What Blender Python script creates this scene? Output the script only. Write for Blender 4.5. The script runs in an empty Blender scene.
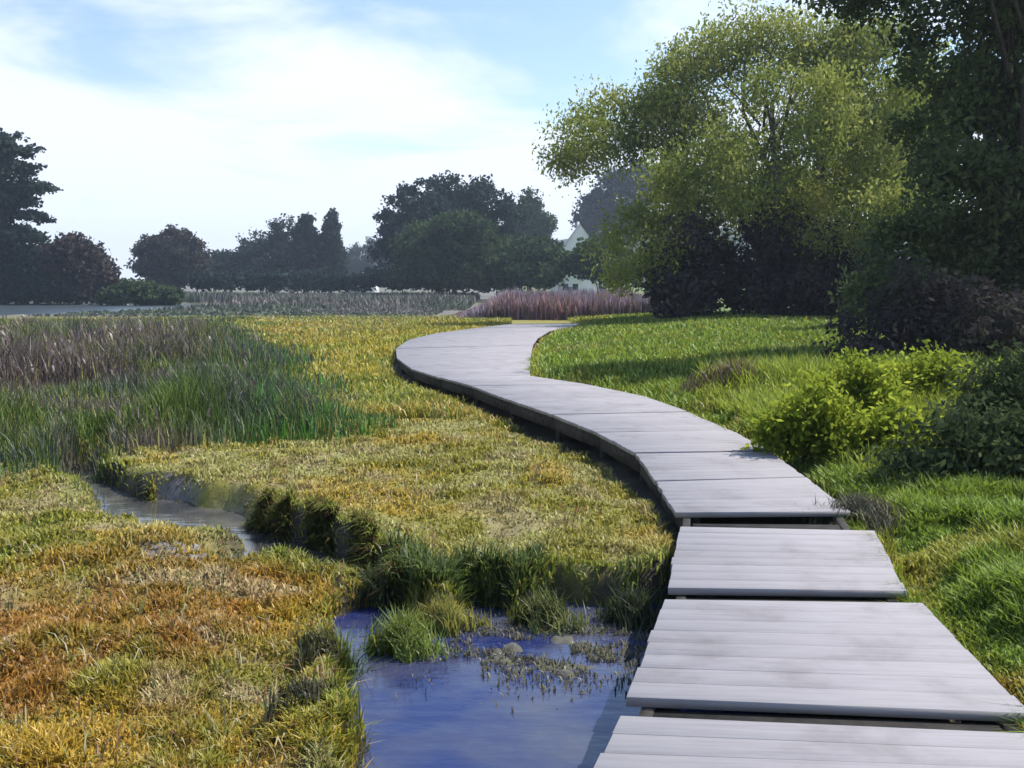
import bpy, math, random
import numpy as np
from mathutils import Vector

random.seed(7)
RNG = np.random.default_rng(11)
scene = bpy.context.scene
COL = scene.collection

# ------------------------------------------------------------------ camera
CAM_H = 1.55
F = 983.0
HZ = 288.0
PITCH = math.atan((384 - HZ) / F)
cam_d = bpy.data.cameras.new('camera')
cam_d.sensor_width = 36.0
cam_d.lens = 36.0 * F / 1024
cam_d.clip_start = 0.05
cam_d.clip_end = 9000
cam = bpy.data.objects.new('camera', cam_d)
COL.objects.link(cam)
cam.location = (0, 0, CAM_H)
cam.rotation_euler = (math.pi / 2 - PITCH, 0, 0)
scene.camera = cam


def ray(px, py):
    u = (px - 512) / F
    v = -(py - 384) / F
    return (u, math.cos(PITCH) + v * math.sin(PITCH), -math.sin(PITCH) + v * math.cos(PITCH))


def onz(px, py, z=0.0):
    """world point of a photograph pixel that lies on the level z"""
    d = ray(px, py)
    t = (z - CAM_H) / d[2]
    return (d[0] * t, d[1] * t)


def aty(px, py, Y):
    """world point of a photograph pixel that stands at the distance Y"""
    d = ray(px, py)
    t = Y / d[1]
    return (d[0] * t, Y, CAM_H + d[2] * t)


# ------------------------------------------------------------------ noise
def _hash(ix, iy, seed):
    n = (ix * 374761393 + iy * 668265263 + seed * 974634533) & 0x7fffffff
    n = ((n ^ (n >> 13)) * 1274126177) & 0x7fffffff
    n = (n ^ (n >> 16)) & 0x7fffffff
    return (n % 65536) / 65535.0


def vnoise(x, y, seed=0):
    x = np.asarray(x, float); y = np.asarray(y, float)
    ix = np.floor(x).astype(np.int64); iy = np.floor(y).astype(np.int64)
    fx = x - ix; fy = y - iy
    fx = fx * fx * (3 - 2 * fx); fy = fy * fy * (3 - 2 * fy)
    a = _hash(ix, iy, seed); b = _hash(ix + 1, iy, seed)
    c = _hash(ix, iy + 1, seed); d = _hash(ix + 1, iy + 1, seed)
    return (a * (1 - fx) + b * fx) * (1 - fy) + (c * (1 - fx) + d * fx) * fy


def fbm(x, y, seed=0, octv=3):
    s = 0; a = 0.5; t = 0
    for k in range(octv):
        s = s + a * vnoise(x * 2 ** k + 17.3 * k, y * 2 ** k - 9.1 * k, seed + k)
        t += a; a *= 0.5
    return s / t


def sstep(a, b, x):
    t = np.clip((x - a) / (b - a), 0, 1)
    return t * t * (3 - 2 * t)


def seg_dist(x, y, pts, closed=False):
    d = np.full(np.shape(x), 1e9)
    n = len(pts)
    for i in range(n if closed else n - 1):
        ax, ay = pts[i]; bx, by = pts[(i + 1) % n]
        vx, vy = bx - ax, by - ay
        t = np.clip(((x - ax) * vx + (y - ay) * vy) / (vx * vx + vy * vy + 1e-12), 0, 1)
        d = np.minimum(d, np.hypot(x - ax - t * vx, y - ay - t * vy))
    return d


def poly_sd(x, y, pts):
    d = seg_dist(x, y, pts, True)
    ins = np.zeros(np.shape(x), bool)
    n = len(pts)
    for i in range(n):
        ax, ay = pts[i]; bx, by = pts[(i + 1) % n]
        if ay == by:
            continue
        c = ((ay > y) != (by > y)) & (x < (bx - ax) * (y - ay) / (by - ay) + ax)
        ins ^= c
    return np.where(ins, -d, d)


# ------------------------------------------------------------------ layout
# deck sections: near-left, near-right, far-right, far-left (photograph pixels, on the deck level z = 0)
SECT = [
    ((556, 850), (1176, 862), (1050, 734), (620, 715)),
    ((628, 697), (1030, 712), (922, 603), (664, 600)),
    ((667, 588), (906, 591), (874, 531), (680, 527)),
    ((676, 512), (850, 511), (806, 477), (656, 481)),
    ((651, 475), (799, 472), (770, 451), (636, 453)),
    ((632, 448), (764, 447), (731, 430), (597, 432)),
    ((591, 429), (727, 427.6), (688, 412), (553, 415)),
    ((549, 413), (684, 410.5), (642, 395.5), (507, 399)),
    ((503, 397), (638, 394.2), (586, 384), (472, 386)),
    ((468, 384.8), (582, 382.8), (530, 376), (440, 377.5)),
    ((437, 376.4), (526, 374.6), (530, 365), (412, 369)),
    ((410, 368.2), (530, 364.3), (531, 353.6), (397, 358)),
    ((396, 357.3), (531, 353), (533, 345), (396, 348.5)),
    ((396.6, 347.9), (533, 344.5), (538, 337.6), (409, 339.5)),
    ((411, 339), (539, 337.2), (549, 331.2), (437, 333)),
    ((439, 332.6), (551, 330.8), (572, 326.5), (478, 327.8)),
    ((481, 327.5), (575, 326.2), (580, 323.2), (512, 323.7)),
]
SECT_W = [[onz(*p) for p in s] for s in SECT]
for i in range(4, len(SECT_W)):   # beyond the near sections the joints are tight and the edges run true
    for a, b in ((0, 3), (1, 2)):
        p, q = SECT_W[i - 1][b], SECT_W[i][a]
        e = SECT_W[i][b]
        L_ = math.hypot(e[0] - p[0], e[1] - p[1])
        SECT_W[i][a] = (p[0] + (e[0] - p[0]) * 0.034 / L_, p[1] + (e[1] - p[1]) * 0.034 / L_)
_l = []; _r = []
for s in SECT_W:
    _l += [s[0], s[3]]; _r += [s[1], s[2]]
_l.sort(key=lambda p: p[1]); _r.sort(key=lambda p: p[1])
LY = np.array([p[1] for p in _l]); LX = np.array([p[0] for p in _l])
RY = np.array([p[1] for p in _r]); RX = np.array([p[0] for p in _r])


def xl(y): return np.interp(y, LY, LX)
def xr(y): return np.interp(y, RY, RX)


WATER_Z = -0.36
POOL = [onz(px, py, WATER_Z) for px, py in [
    (352, 1000), (356, 800), (350, 720), (337, 655), (346, 622), (372, 598), (402, 606), (414, 632), (450, 628), (470, 606),
    (520, 619), (560, 602), (610, 606), (690, 600), (770, 650), (770, 1000)]]
CREEK = [onz(px, py, WATER_Z) for px, py in [
    (385, 612), (366, 588), (340, 568), (300, 556), (250, 540), (205, 528), (150, 512), (104, 494), (74, 482), (96, 464), (150, 449)]]
LAKE = [(-28, 74), (-36, 62), (-60, 58), (-140, 60), (-140, 135), (-60, 128), (-27, 116), (-25, 98)]
LAKE_Z = -0.42
MUDSPOT = [onz(*q, -.22) for q in ((150, 498), (200, 505), (200, 552))]


_c = sorted(CREEK[:9]); CRX = np.array([p[0] for p in _c]); CRY = np.array([p[1] for p in _c])


def water_d(x, y):
    """distance to the pool or creek edge, negative in the water"""
    wob = (fbm(x * 3.1, y * 3.1, 5, 4) - 0.5) * 0.30
    d1 = poly_sd(x, y, POOL) + wob
    w = 0.05 + 0.15 * vnoise(x * 1.9, y * 1.9, 9) + 0.10 * np.exp(-((x + 1.65) / 0.45) ** 2)
    w = w * (1 - 0.55 * sstep(-1.45, -1.1, x))
    d2 = seg_dist(x, y, CREEK) - w + wob * 0.6
    return np.minimum(d1, d2)


def ground_z(x, y):
    x = np.asarray(x, float); y = np.asarray(y, float)
    hum = (fbm(x * 0.9, y * 0.9, 1) - 0.5) * 0.16 + (fbm(x * 4.0, y * 4.0, 2) - 0.5) * 0.09
    near = 1 - sstep(30, 60, y)
    z = -0.20 + hum * (0.35 + 0.65 * near)
    isl = sstep(5.2, 6.4, y) * (1 - sstep(9.5, 12, y)) * (1 - sstep(0, .8, np.abs(x + 0.8) - 2.2))
    z = z + 0.05 * isl
    # right bank rises gently from the deck edge
    dr = x - xr(y)
    rise = sstep(0.0, 0.5, dr) * (1 - sstep(45, 70, y))
    z = z + rise * (0.10 + np.minimum(np.maximum(dr, 0) * 0.055, 0.35))
    # hollow along the outside of the bend
    dl = xl(y) - x
    hol = sstep(7.0, 8.4, y) * (1 - sstep(22, 28, y)) * (1 - sstep(0.15, 0.75, dl))
    hol = np.where(dl > -1.5, hol, 0)
    z = z - 0.15 * hol
    # water
    m = (y < 14) & (np.hypot(x, y) < 16)
    wd = np.full(np.shape(x), 9.0)
    if np.any(m):
        wd[m] = water_d(x[m], y[m])
    mm = np.zeros(np.shape(x))
    for (qx, qy), rad in zip(MUDSPOT, (0.45, 0.45, 0.3)):
        mm = np.maximum(mm, 1 - sstep(rad * .5, rad * 1.2, np.hypot((x - qx) * .8, (y - qy) * .6)))
    bank = sstep(-0.10, 0.13 + 0.55 * mm, wd) * (1 + mm * .35 * (fbm(x * 9, y * 9, 19, 4) - .5))
    cyk = np.interp(x, CRX, CRY)
    nearside = sstep(-0.1, 0.15, cyk - y) * sstep(-3.6, -3.1, x) * (1 - sstep(-1.1, -0.85, x))
    z = z - nearside * 0.13 * (1 - sstep(0.1, 0.9, wd))
    farside = sstep(-0.1, 0.1, y - cyk) * sstep(-2.6, -2.1, x) * (1 - sstep(-1.1, -0.85, x))
    z = z + farside * 0.015 * (1 - sstep(0.2, 0.9, wd))
    lip = sstep(0.0, 0.1, wd) * (1 - sstep(0.1, 0.5, wd)) * 0.03
    shx, shy = onz(560, 655, WATER_Z)
    shelf = 1 - sstep(0.55, 1.0, np.hypot((x - shx) / 0.75, (y - shy) / 0.55) + (fbm(x * 5, y * 5, 15) - .5) * .6)
    bed = -0.62 + shelf * (0.248 + (fbm(x * 8, y * 11, 16, 5) - .5) * 0.13)
    z = np.where(wd < 1.0, bed + (z + lip - bed) * bank, z)
    m = (y > 50) & (y < 150) & (x < -5)
    ld = np.full(np.shape(x), 99.0)
    if np.any(m):
        ld[m] = poly_sd(x[m], y[m], LAKE)
    z = np.where(ld < 6, -1.1 + (z + 1.1) * sstep(-3, 1.0, ld), z)
    # under the deck
    und = (x > xl(y) - 0.06) & (x < xr(y) + 0.02) & (y < 50) & (y > -2)
    z = np.where(und, np.minimum(z, -0.27), z)
    # gentle far rise
    r = np.hypot(x, y)
    z = z + 9 * sstep(330, 900, r)
    return z


# ------------------------------------------------------------------ mesh helpers
def new_mesh(name, verts, faces, mat, parent=None, col=None, smooth=False):
    """faces: list of arrays (k, n) of equal-sized polygons"""
    me = bpy.data.meshes.new(name)
    verts = np.asarray(verts, np.float32)
    fl = [np.asarray(f, np.int32) for f in faces if len(f)]
    nl = sum(f.size for f in fl); nf = sum(len(f) for f in fl)
    me.vertices.add(len(verts)); me.vertices.foreach_set('co', verts.ravel())
    me.loops.add(nl); me.polygons.add(nf)
    me.loops.foreach_set('vertex_index', np.concatenate([f.ravel() for f in fl]))
    tot = np.concatenate([np.full(len(f), f.shape[1], np.int32) for f in fl])
    st = np.concatenate([[0], np.cumsum(tot)[:-1]]).astype(np.int32)
    me.polygons.foreach_set('loop_start', st)
    me.update(calc_edges=True)
    if smooth:
        me.polygons.foreach_set('use_smooth', np.ones(nf, bool))
    if col is not None:
        a = me.attributes.new('tint', 'FLOAT_COLOR', 'POINT')
        c = np.ones((len(verts), 4), np.float32); c[:, :3] = col
        a.data.foreach_set('color', c.ravel())
    me.materials.append(mat)
    o = bpy.data.objects.new(name, me)
    COL.objects.link(o)
    if parent is not None:
        o.parent = parent
    return o


def tag(o, label=None, cat=None, group=None, kind=None):
    if label: o['label'] = label
    if cat: o['category'] = cat
    if group: o['group'] = group
    if kind: o['kind'] = kind
    return o


def empty(name, loc, label=None, cat=None, group=None, rz=0):
    o = bpy.data.objects.new(name, None)
    COL.objects.link(o)
    o.location = loc; o.rotation_euler = (0, 0, rz)
    o.empty_display_size = 0.3
    return tag(o, label, cat, group)


class MB:
    def __init__(self):
        self.v = []; self.f = {}
        self.n = 0

    def add(self, verts, faces):
        self.v.append(np.asarray(verts, float))
        for f in faces:
            self.f.setdefault(len(f), []).append([i + self.n for i in f])
        self.n += len(verts)

    def box(self, x0, x1, y0, y1, z0, z1):
        self.add([(x0, y0, z0), (x1, y0, z0), (x1, y1, z0), (x0, y1, z0), (x0, y0, z1), (x1, y0, z1), (x1, y1, z1), (x0, y1, z1)],
                 [(0, 3, 2, 1), (4, 5, 6, 7), (0, 1, 5, 4), (1, 2, 6, 5), (2, 3, 7, 6), (3, 0, 4, 7)])

    def tube(self, pts, radii, seg=7):
        pts = [Vector(p) for p in pts]
        vs = []
        n = len(pts)
        for i, p in enumerate(pts):
            d = (pts[min(i + 1, n - 1)] - pts[max(i - 1, 0)]).normalized()
            a = d.orthogonal().normalized() if i == 0 else (pa - d * pa.dot(d)).normalized()
            pa = a
            b = d.cross(a)
            for k in range(seg):
                t = 2 * math.pi * k / seg
                vs.append(p + (a * math.cos(t) + b * math.sin(t)) * radii[i])
        fs = []
        for i in range(n - 1):
            for k in range(seg):
                k2 = (k + 1) % seg
                fs.append((i * seg + k, i * seg + k2, (i + 1) * seg + k2, (i + 1) * seg + k))
        fs.append(tuple(range(seg - 1, -1, -1)))
        fs.append(tuple((n - 1) * seg + k for k in range(seg)))
        self.add([tuple(v) for v in vs], fs)

    def build(self, name, mat, parent=None, smooth=False):
        return new_mesh(name, np.concatenate(self.v), [np.array(x) for x in self.f.values()], mat, parent, smooth=smooth)


# ------------------------------------------------------------------ materials
def mat_new(name):
    m = bpy.data.materials.new(name)
    m.use_nodes = True
    nt = m.node_tree
    nt.nodes.clear()
    out = nt.nodes.new('ShaderNodeOutputMaterial')
    return m, nt, out


def N(nt, t, **kw):
    n = nt.nodes.new(t)
    for k, v in kw.items():
        if k in n.inputs.keys() if isinstance(k, str) else False:
            n.inputs[k].default_value = v
        else:
            setattr(n, k, v)
    return n


def ramp(nt, stops):
    r = nt.nodes.new('ShaderNodeValToRGB')
    e = r.color_ramp.elements
    while len(e) < len(stops):
        e.new(0.5)
    for i, (p, c) in enumerate(stops):
        e[i].position = p; e[i].color = (*c, 1)
    return r


def bend_up(nt, geo, bsdf, up):
    """soften blade and leaf shading as grass and foliage scatter light between neighbours"""
    sc = N(nt, 'ShaderNodeVectorMath', operation='SCALE'); sc.inputs['Scale'].default_value = 1 - up
    nt.links.new(geo.outputs['Normal'], sc.inputs[0])
    ad = N(nt, 'ShaderNodeVectorMath', operation='ADD'); ad.inputs[1].default_value = (0, 0, up)
    nt.links.new(sc.outputs[0], ad.inputs[0])
    nr = N(nt, 'ShaderNodeVectorMath', operation='NORMALIZE'); nt.links.new(ad.outputs[0], nr.inputs[0])
    nt.links.new(nr.outputs[0], bsdf.inputs['Normal'])


def blade_mat(name, trans=0.3, var=0.3, up=0.7):
    m, nt, out = mat_new(name)
    at = N(nt, 'ShaderNodeAttribute', attribute_name='tint')
    geo = N(nt, 'ShaderNodeNewGeometry')
    mr = N(nt, 'ShaderNodeMapRange')
    mr.inputs['To Min'].default_value = 1 - var; mr.inputs['To Max'].default_value = 1 + var
    nt.links.new(geo.outputs['Random Per Island'], mr.inputs['Value'])
    hs = N(nt, 'ShaderNodeHueSaturation')
    nt.links.new(at.outputs['Color'], hs.inputs['Color'])
    nt.links.new(mr.outputs['Result'], hs.inputs['Value'])
    d = N(nt, 'ShaderNodeBsdfDiffuse'); t = N(nt, 'ShaderNodeBsdfTranslucent')
    mx = N(nt, 'ShaderNodeMixShader'); mx.inputs[0].default_value = trans
    nt.links.new(hs.outputs['Color'], d.inputs['Color'])
    nt.links.new(hs.outputs['Color'], t.inputs['Color'])
    bend_up(nt, geo, d, up)
    nt.links.new(d.outputs[0], mx.inputs[1]); nt.links.new(t.outputs[0], mx.inputs[2])
    gl = N(nt, 'ShaderNodeBsdfGlossy'); gl.inputs['Roughness'].default_value = 0.45
    gl.inputs['Color'].default_value = (1, 1, 1, 1)
    m2 = N(nt, 'ShaderNodeMixShader'); m2.inputs[0].default_value = 0.03
    nt.links.new(mx.outputs[0], m2.inputs[1]); nt.links.new(gl.outputs[0], m2.inputs[2])
    nt.links.new(m2.outputs[0], out.inputs['Surface'])
    return m


def leaf_mat(name, cols, trans=0.45, scale=0.5, up=0.45):
    """leaf colours vary from leaf to leaf and from bough to bough"""
    m, nt, out = mat_new(name)
    geo = N(nt, 'ShaderNodeNewGeometry')
    tc = N(nt, 'ShaderNodeTexCoord')
    nz = N(nt, 'ShaderNodeTexNoise'); nz.inputs['Scale'].default_value = scale; nz.inputs['Detail'].default_value = 3
    nt.links.new(tc.outputs['Object'], nz.inputs['Vector'])
    ad = N(nt, 'ShaderNodeMath', operation='MULTIPLY_ADD')
    nt.links.new(geo.outputs['Random Per Island'], ad.inputs[0])
    ad.inputs[1].default_value = 0.5
    sb = N(nt, 'ShaderNodeMath', operation='MULTIPLY_ADD')
    nt.links.new(nz.outputs['Fac'], sb.inputs[0]); sb.inputs[1].default_value = 1.4; sb.inputs[2].default_value = -0.45
    nt.links.new(sb.outputs[0], ad.inputs[2])
    k = len(cols)
    rp = ramp(nt, [(i / (k - 1), c) for i, c in enumerate(cols)])
    nt.links.new(ad.outputs[0], rp.inputs['Fac'])
    d = N(nt, 'ShaderNodeBsdfDiffuse'); t = N(nt, 'ShaderNodeBsdfTranslucent')
    mx = N(nt, 'ShaderNodeMixShader'); mx.inputs[0].default_value = trans
    for s in (d, t):
        nt.links.new(rp.outputs['Color'], s.inputs['Color'])
    bend_up(nt, geo, d, up)
    nt.links.new(d.outputs[0], mx.inputs[1]); nt.links.new(t.outputs[0], mx.inputs[2])
    nt.links.new(mx.outputs[0], out.inputs['Surface'])
    return m


def plain_mat(name, c1, c2, scale=8, rough=0.85, bump=0.3, spec=0.3):
    m, nt, out = mat_new(name)
    p = N(nt, 'ShaderNodeBsdfPrincipled'); p.inputs['Roughness'].default_value = rough
    p.inputs['Specular IOR Level'].default_value = spec
    tc = N(nt, 'ShaderNodeTexCoord')
    nz = N(nt, 'ShaderNodeTexNoise'); nz.inputs['Scale'].default_value = scale; nz.inputs['Detail'].default_value = 5
    nt.links.new(tc.outputs['Object'], nz.inputs['Vector'])
    rp = ramp(nt, [(0.3, c1), (0.7, c2)])
    nt.links.new(nz.outputs['Fac'], rp.inputs['Fac'])
    nt.links.new(rp.outputs['Color'], p.inputs['Base Color'])
    b = N(nt, 'ShaderNodeBump'); b.inputs['Strength'].default_value = bump; b.inputs['Distance'].default_value = 0.05
    nt.links.new(nz.outputs['Fac'], b.inputs['Height'])
    nt.links.new(b.outputs[0], p.inputs['Normal'])
    nt.links.new(p.outputs[0], out.inputs['Surface'])
    return m


M_BARK = plain_mat('bark', (0.05, 0.042, 0.035), (0.12, 0.10, 0.085), 6, 0.95, 0.6)
M_BARK_DARK = plain_mat('dark_bark', (0.03, 0.025, 0.022), (0.07, 0.058, 0.05), 6, 0.95, 0.6)
M_BLADE = blade_mat('grass_blade')
M_REED = blade_mat('reed_blade', 0.3, 0.4, 0.45)

# deck boards
def deck_mat():
    m, nt, out = mat_new('weathered_deck')
    p = N(nt, 'ShaderNodeBsdfPrincipled'); p.inputs['Roughness'].default_value = 0.75
    p.inputs['Specular IOR Level'].default_value = 0.25
    tc = N(nt, 'ShaderNodeTexCoord')
    oi = N(nt, 'ShaderNodeObjectInfo')
    mp = N(nt, 'ShaderNodeMapping'); mp.inputs['Scale'].default_value = (2.2, 46, 20)
    nt.links.new(tc.outputs['Object'], mp.inputs['Vector'])
    g = N(nt, 'ShaderNodeTexNoise'); g.inputs['Scale'].default_value = 1.0; g.inputs['Detail'].default_value = 6
    g.inputs['Roughness'].default_value = 0.65
    nt.links.new(mp.outputs[0], g.inputs['Vector'])
    grain = ramp(nt, [(0.22, (0.275, 0.257, 0.262)), (0.5, (0.345, 0.325, 0.337)), (0.8, (0.385, 0.365, 0.376))])
    nt.links.new(g.outputs['Fac'], grain.inputs['Fac'])
    # blotches: damp, lichen, dirt
    b = N(nt, 'ShaderNodeTexNoise'); b.inputs['Scale'].default_value = 2.6; b.inputs['Detail'].default_value = 7
    b.inputs['Roughness'].default_value = 0.6
    ad = N(nt, 'ShaderNodeVectorMath', operation='ADD')
    sc = N(nt, 'ShaderNodeVectorMath', operation='SCALE'); sc.inputs['Scale'].default_value = 37.0
    cx = N(nt, 'ShaderNodeCombineXYZ')
    nt.links.new(oi.outputs['Random'], cx.inputs[0]); nt.links.new(oi.outputs['Random'], cx.inputs[2])
    nt.links.new(cx.outputs[0], sc.inputs[0])
    nt.links.new(tc.outputs['Object'], ad.inputs[0]); nt.links.new(sc.outputs[0], ad.inputs[1])
    nt.links.new(ad.outputs[0], b.inputs['Vector'])
    br = ramp(nt, [(0.30, (0.76, 0.75, 0.735)), (0.47, (0.97, 0.97, 0.965)), (0.56, (1, 1, 1)), (0.74, (1.05, 1.05, 1.02))])
    nt.links.new(b.outputs['Fac'], br.inputs['Fac'])
    mu = N(nt, 'ShaderNodeMix', data_type='RGBA', blend_type='MULTIPLY'); mu.inputs[0].default_value = 1
    nt.links.new(grain.outputs['Color'], mu.inputs[6]); nt.links.new(br.outputs['Color'], mu.inputs[7])
    sx = N(nt, 'ShaderNodeSeparateXYZ'); nt.links.new(tc.outputs['Object'], sx.inputs[0])
    m2 = mu
    # each board a touch different
    ge = N(nt, 'ShaderNodeNewGeometry')
    wn = N(nt, 'ShaderNodeTexWhiteNoise', noise_dimensions='1D'); nt.links.new(ge.outputs['Random Per Island'], wn.inputs['W'])
    wr = N(nt, 'ShaderNodeMapRange'); wr.inputs['To Min'].default_value = 0.94; wr.inputs['To Max'].default_value = 1.06
    nt.links.new(wn.outputs['Value'], wr.inputs['Value'])
    m3 = N(nt, 'ShaderNodeMix', data_type='RGBA', blend_type='MULTIPLY'); m3.inputs[0].default_value = 1
    nt.links.new(m2.outputs[2], m3.inputs[6]); nt.links.new(wr.outputs['Result'], m3.inputs[7])
    nt.links.new(m3.outputs[2], p.inputs['Base Color'])
    bp = N(nt, 'ShaderNodeBump'); bp.inputs['Strength'].default_value = 0.35; bp.inputs['Distance'].default_value = 0.006
    nt.links.new(g.outputs['Fac'], bp.inputs['Height'])
    nt.links.new(bp.outputs[0], p.inputs['Normal'])
    nt.links.new(p.outputs[0], out.inputs['Surface'])
    return m


M_DECK = deck_mat()
M_BEARER = plain_mat('dark_bearer', (0.03, 0.027, 0.024), (0.07, 0.062, 0.055), 12, 0.9, 0.4)  # darkened so the shadow below the deck reads blacker

M_BEARER_SHADE = plain_mat('shade_bearer', (0.018, 0.016, 0.015), (0.04, 0.036, 0.032), 12, 0.9, 0.4)  # shade between the sections painted as a near-black tone


def ground_mat():
    m, nt, out = mat_new('marsh_soil')
    p = N(nt, 'ShaderNodeBsdfPrincipled'); p.inputs['Roughness'].default_value = 0.8
    at = N(nt, 'ShaderNodeAttribute', attribute_name='tint')
    tc = N(nt, 'ShaderNodeTexCoord')
    nz = N(nt, 'ShaderNodeTexNoise'); nz.inputs['Scale'].default_value = 14; nz.inputs['Detail'].default_value = 8
    nz.inputs['Roughness'].default_value = 0.7
    nt.links.new(tc.outputs['Object'], nz.inputs['Vector'])
    mr = N(nt, 'ShaderNodeMapRange'); mr.inputs['From Min'].default_value = 0.3; mr.inputs['From Max'].default_value = 0.7
    mr.inputs['To Min'].default_value = 0.6; mr.inputs['To Max'].default_value = 1.35
    nt.links.new(nz.outputs['Fac'], mr.inputs['Value'])
    mu = N(nt, 'ShaderNodeMix', data_type='RGBA', blend_type='MULTIPLY'); mu.inputs[0].default_value = 1
    nt.links.new(at.outputs['Color'], mu.inputs[6]); nt.links.new(mr.outputs['Result'], mu.inputs[7])
    nt.links.new(mu.outputs[2], p.inputs['Base Color'])
    b = N(nt, 'ShaderNodeBump'); b.inputs['Strength'].default_value = 0.7; b.inputs['Distance'].default_value = 0.03
    nt.links.new(nz.outputs['Fac'], b.inputs['Height']); nt.links.new(b.outputs[0], p.inputs['Normal'])
    nt.links.new(p.outputs[0], out.inputs['Surface'])
    return m


def water_mat(name, deep_sky, murk_glint, rough, bscale, bstr, ior=1.6):
    """water whose murky patches and sky reflection are put into the base colour"""
    m, nt, out = mat_new(name)
    p = N(nt, 'ShaderNodeBsdfPrincipled'); p.inputs['Roughness'].default_value = rough
    p.inputs['IOR'].default_value = ior
    tc = N(nt, 'ShaderNodeTexCoord')
    n1 = N(nt, 'ShaderNodeTexNoise'); n1.inputs['Scale'].default_value = 1.7; n1.inputs['Detail'].default_value = 6
    nt.links.new(tc.outputs['Object'], n1.inputs['Vector'])
    rp = ramp(nt, [(0.42, deep_sky), (0.66, murk_glint)])
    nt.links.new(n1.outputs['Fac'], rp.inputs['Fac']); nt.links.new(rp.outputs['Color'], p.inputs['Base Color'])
    mp = N(nt, 'ShaderNodeMapping'); mp.inputs['Scale'].default_value = (0.6, 1.5, 1)
    nt.links.new(tc.outputs['Object'], mp.inputs['Vector'])
    nz = N(nt, 'ShaderNodeTexNoise'); nz.inputs['Scale'].default_value = bscale; nz.inputs['Detail'].default_value = 4
    nt.links.new(mp.outputs[0], nz.inputs['Vector'])
    b = N(nt, 'ShaderNodeBump'); b.inputs['Strength'].default_value = bstr; b.inputs['Distance'].default_value = 0.02
    nt.links.new(nz.outputs['Fac'], b.inputs['Height']); nt.links.new(b.outputs[0], p.inputs['Normal'])
    nt.links.new(p.outputs[0], out.inputs['Surface'])
    return m


# ------------------------------------------------------------------ ground sheet
GREEN = np.array((0.17, 0.25, 0.03)); OLIVE = np.array((0.33, 0.30, 0.045)); OCHRE = np.array((0.52, 0.345, 0.045))
STRAW = np.array((0.50, 0.39, 0.20)); RUST = np.array((0.40, 0.155, 0.03)); LUSH = np.array((0.21, 0.29, 0.03))
MUD = np.array((0.21, 0.19, 0.185)); DARKSOIL_SHADE = np.array((0.028, 0.021, 0.017)); MAUVE = np.array((0.19, 0.15, 0.19))
KHAKI = np.array((0.42, 0.39, 0.12))


def mixc(a, b, t):
    t = np.asarray(t)[..., None]
    return a * (1 - t) + b * t


def meadow_colour(x, y):
    """hue of the plants growing at a place"""
    n1 = fbm(x * 0.9, y * 0.9, 21); n2 = fbm(x * 2.3, y * 2.3, 31); n3 = fbm(x * 0.5 + 8, y * 0.5, 41)
    left = mixc(np.broadcast_to(OLIVE, np.shape(x) + (3,)), OCHRE, sstep(0.42, 0.58, n1))
    left = mixc(left, GREEN * 1.25, sstep(0.52, 0.64, n2) * 0.85)
    left = mixc(left, RUST, sstep(0.42, 0.62, n3 * .5 + n2 * .5) * 0.8 * (1 - sstep(4.5, 8, y)))
    left = mixc(left, STRAW, sstep(0.62, 0.72, fbm(x * 1.4, y * 2.6, 51)) * 0.8)
    isl = mixc(np.broadcast_to(KHAKI, np.shape(x) + (3,)), OLIVE, sstep(0.4, 0.62, n2))
    isl = mixc(isl, OCHRE, sstep(0.5, 0.64, n1) * 0.6)
    isl = mixc(isl, STRAW * 0.8, sstep(0.6, 0.7, fbm(x * 3, y * 3, 61)) * 0.6)
    yl = mixc(isl, left, 1 - sstep(5.4, 6.6, y + 0.35 * x))
    # yellow sweep outside the far bend
    yel = np.array((0.44, 0.37, 0.045))
    yl = mixc(yl, yel, sstep(13, 18, y) * (1 - sstep(60, 75, y)) * (1 - sstep(1.5, 6, xl(y) - x + 3 * (n1 - .5))) * (0.55 + .45 * sstep(.4, .6, n2)))
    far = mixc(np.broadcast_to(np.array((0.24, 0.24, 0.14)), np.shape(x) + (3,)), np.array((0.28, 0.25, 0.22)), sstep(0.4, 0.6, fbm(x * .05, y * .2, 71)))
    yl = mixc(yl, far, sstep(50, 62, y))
    rt = mixc(np.broadcast_to(GREEN * 1.2, np.shape(x) + (3,)), LUSH * 1.1, sstep(0.4, 0.6, n1))
    rt = mixc(rt, OLIVE, sstep(0.55, 0.68, n2) * 0.7)
    rt = mixc(rt, STRAW * .7, sstep(0.63, 0.72, n3) * 0.3 * sstep(6, 9, y))
    right = sstep(0.0, 0.3, x - xr(y))
    right = np.where(y > 46, sstep(-3, 3, x - 4), right)
    return mixc(yl, rt, right)


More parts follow.
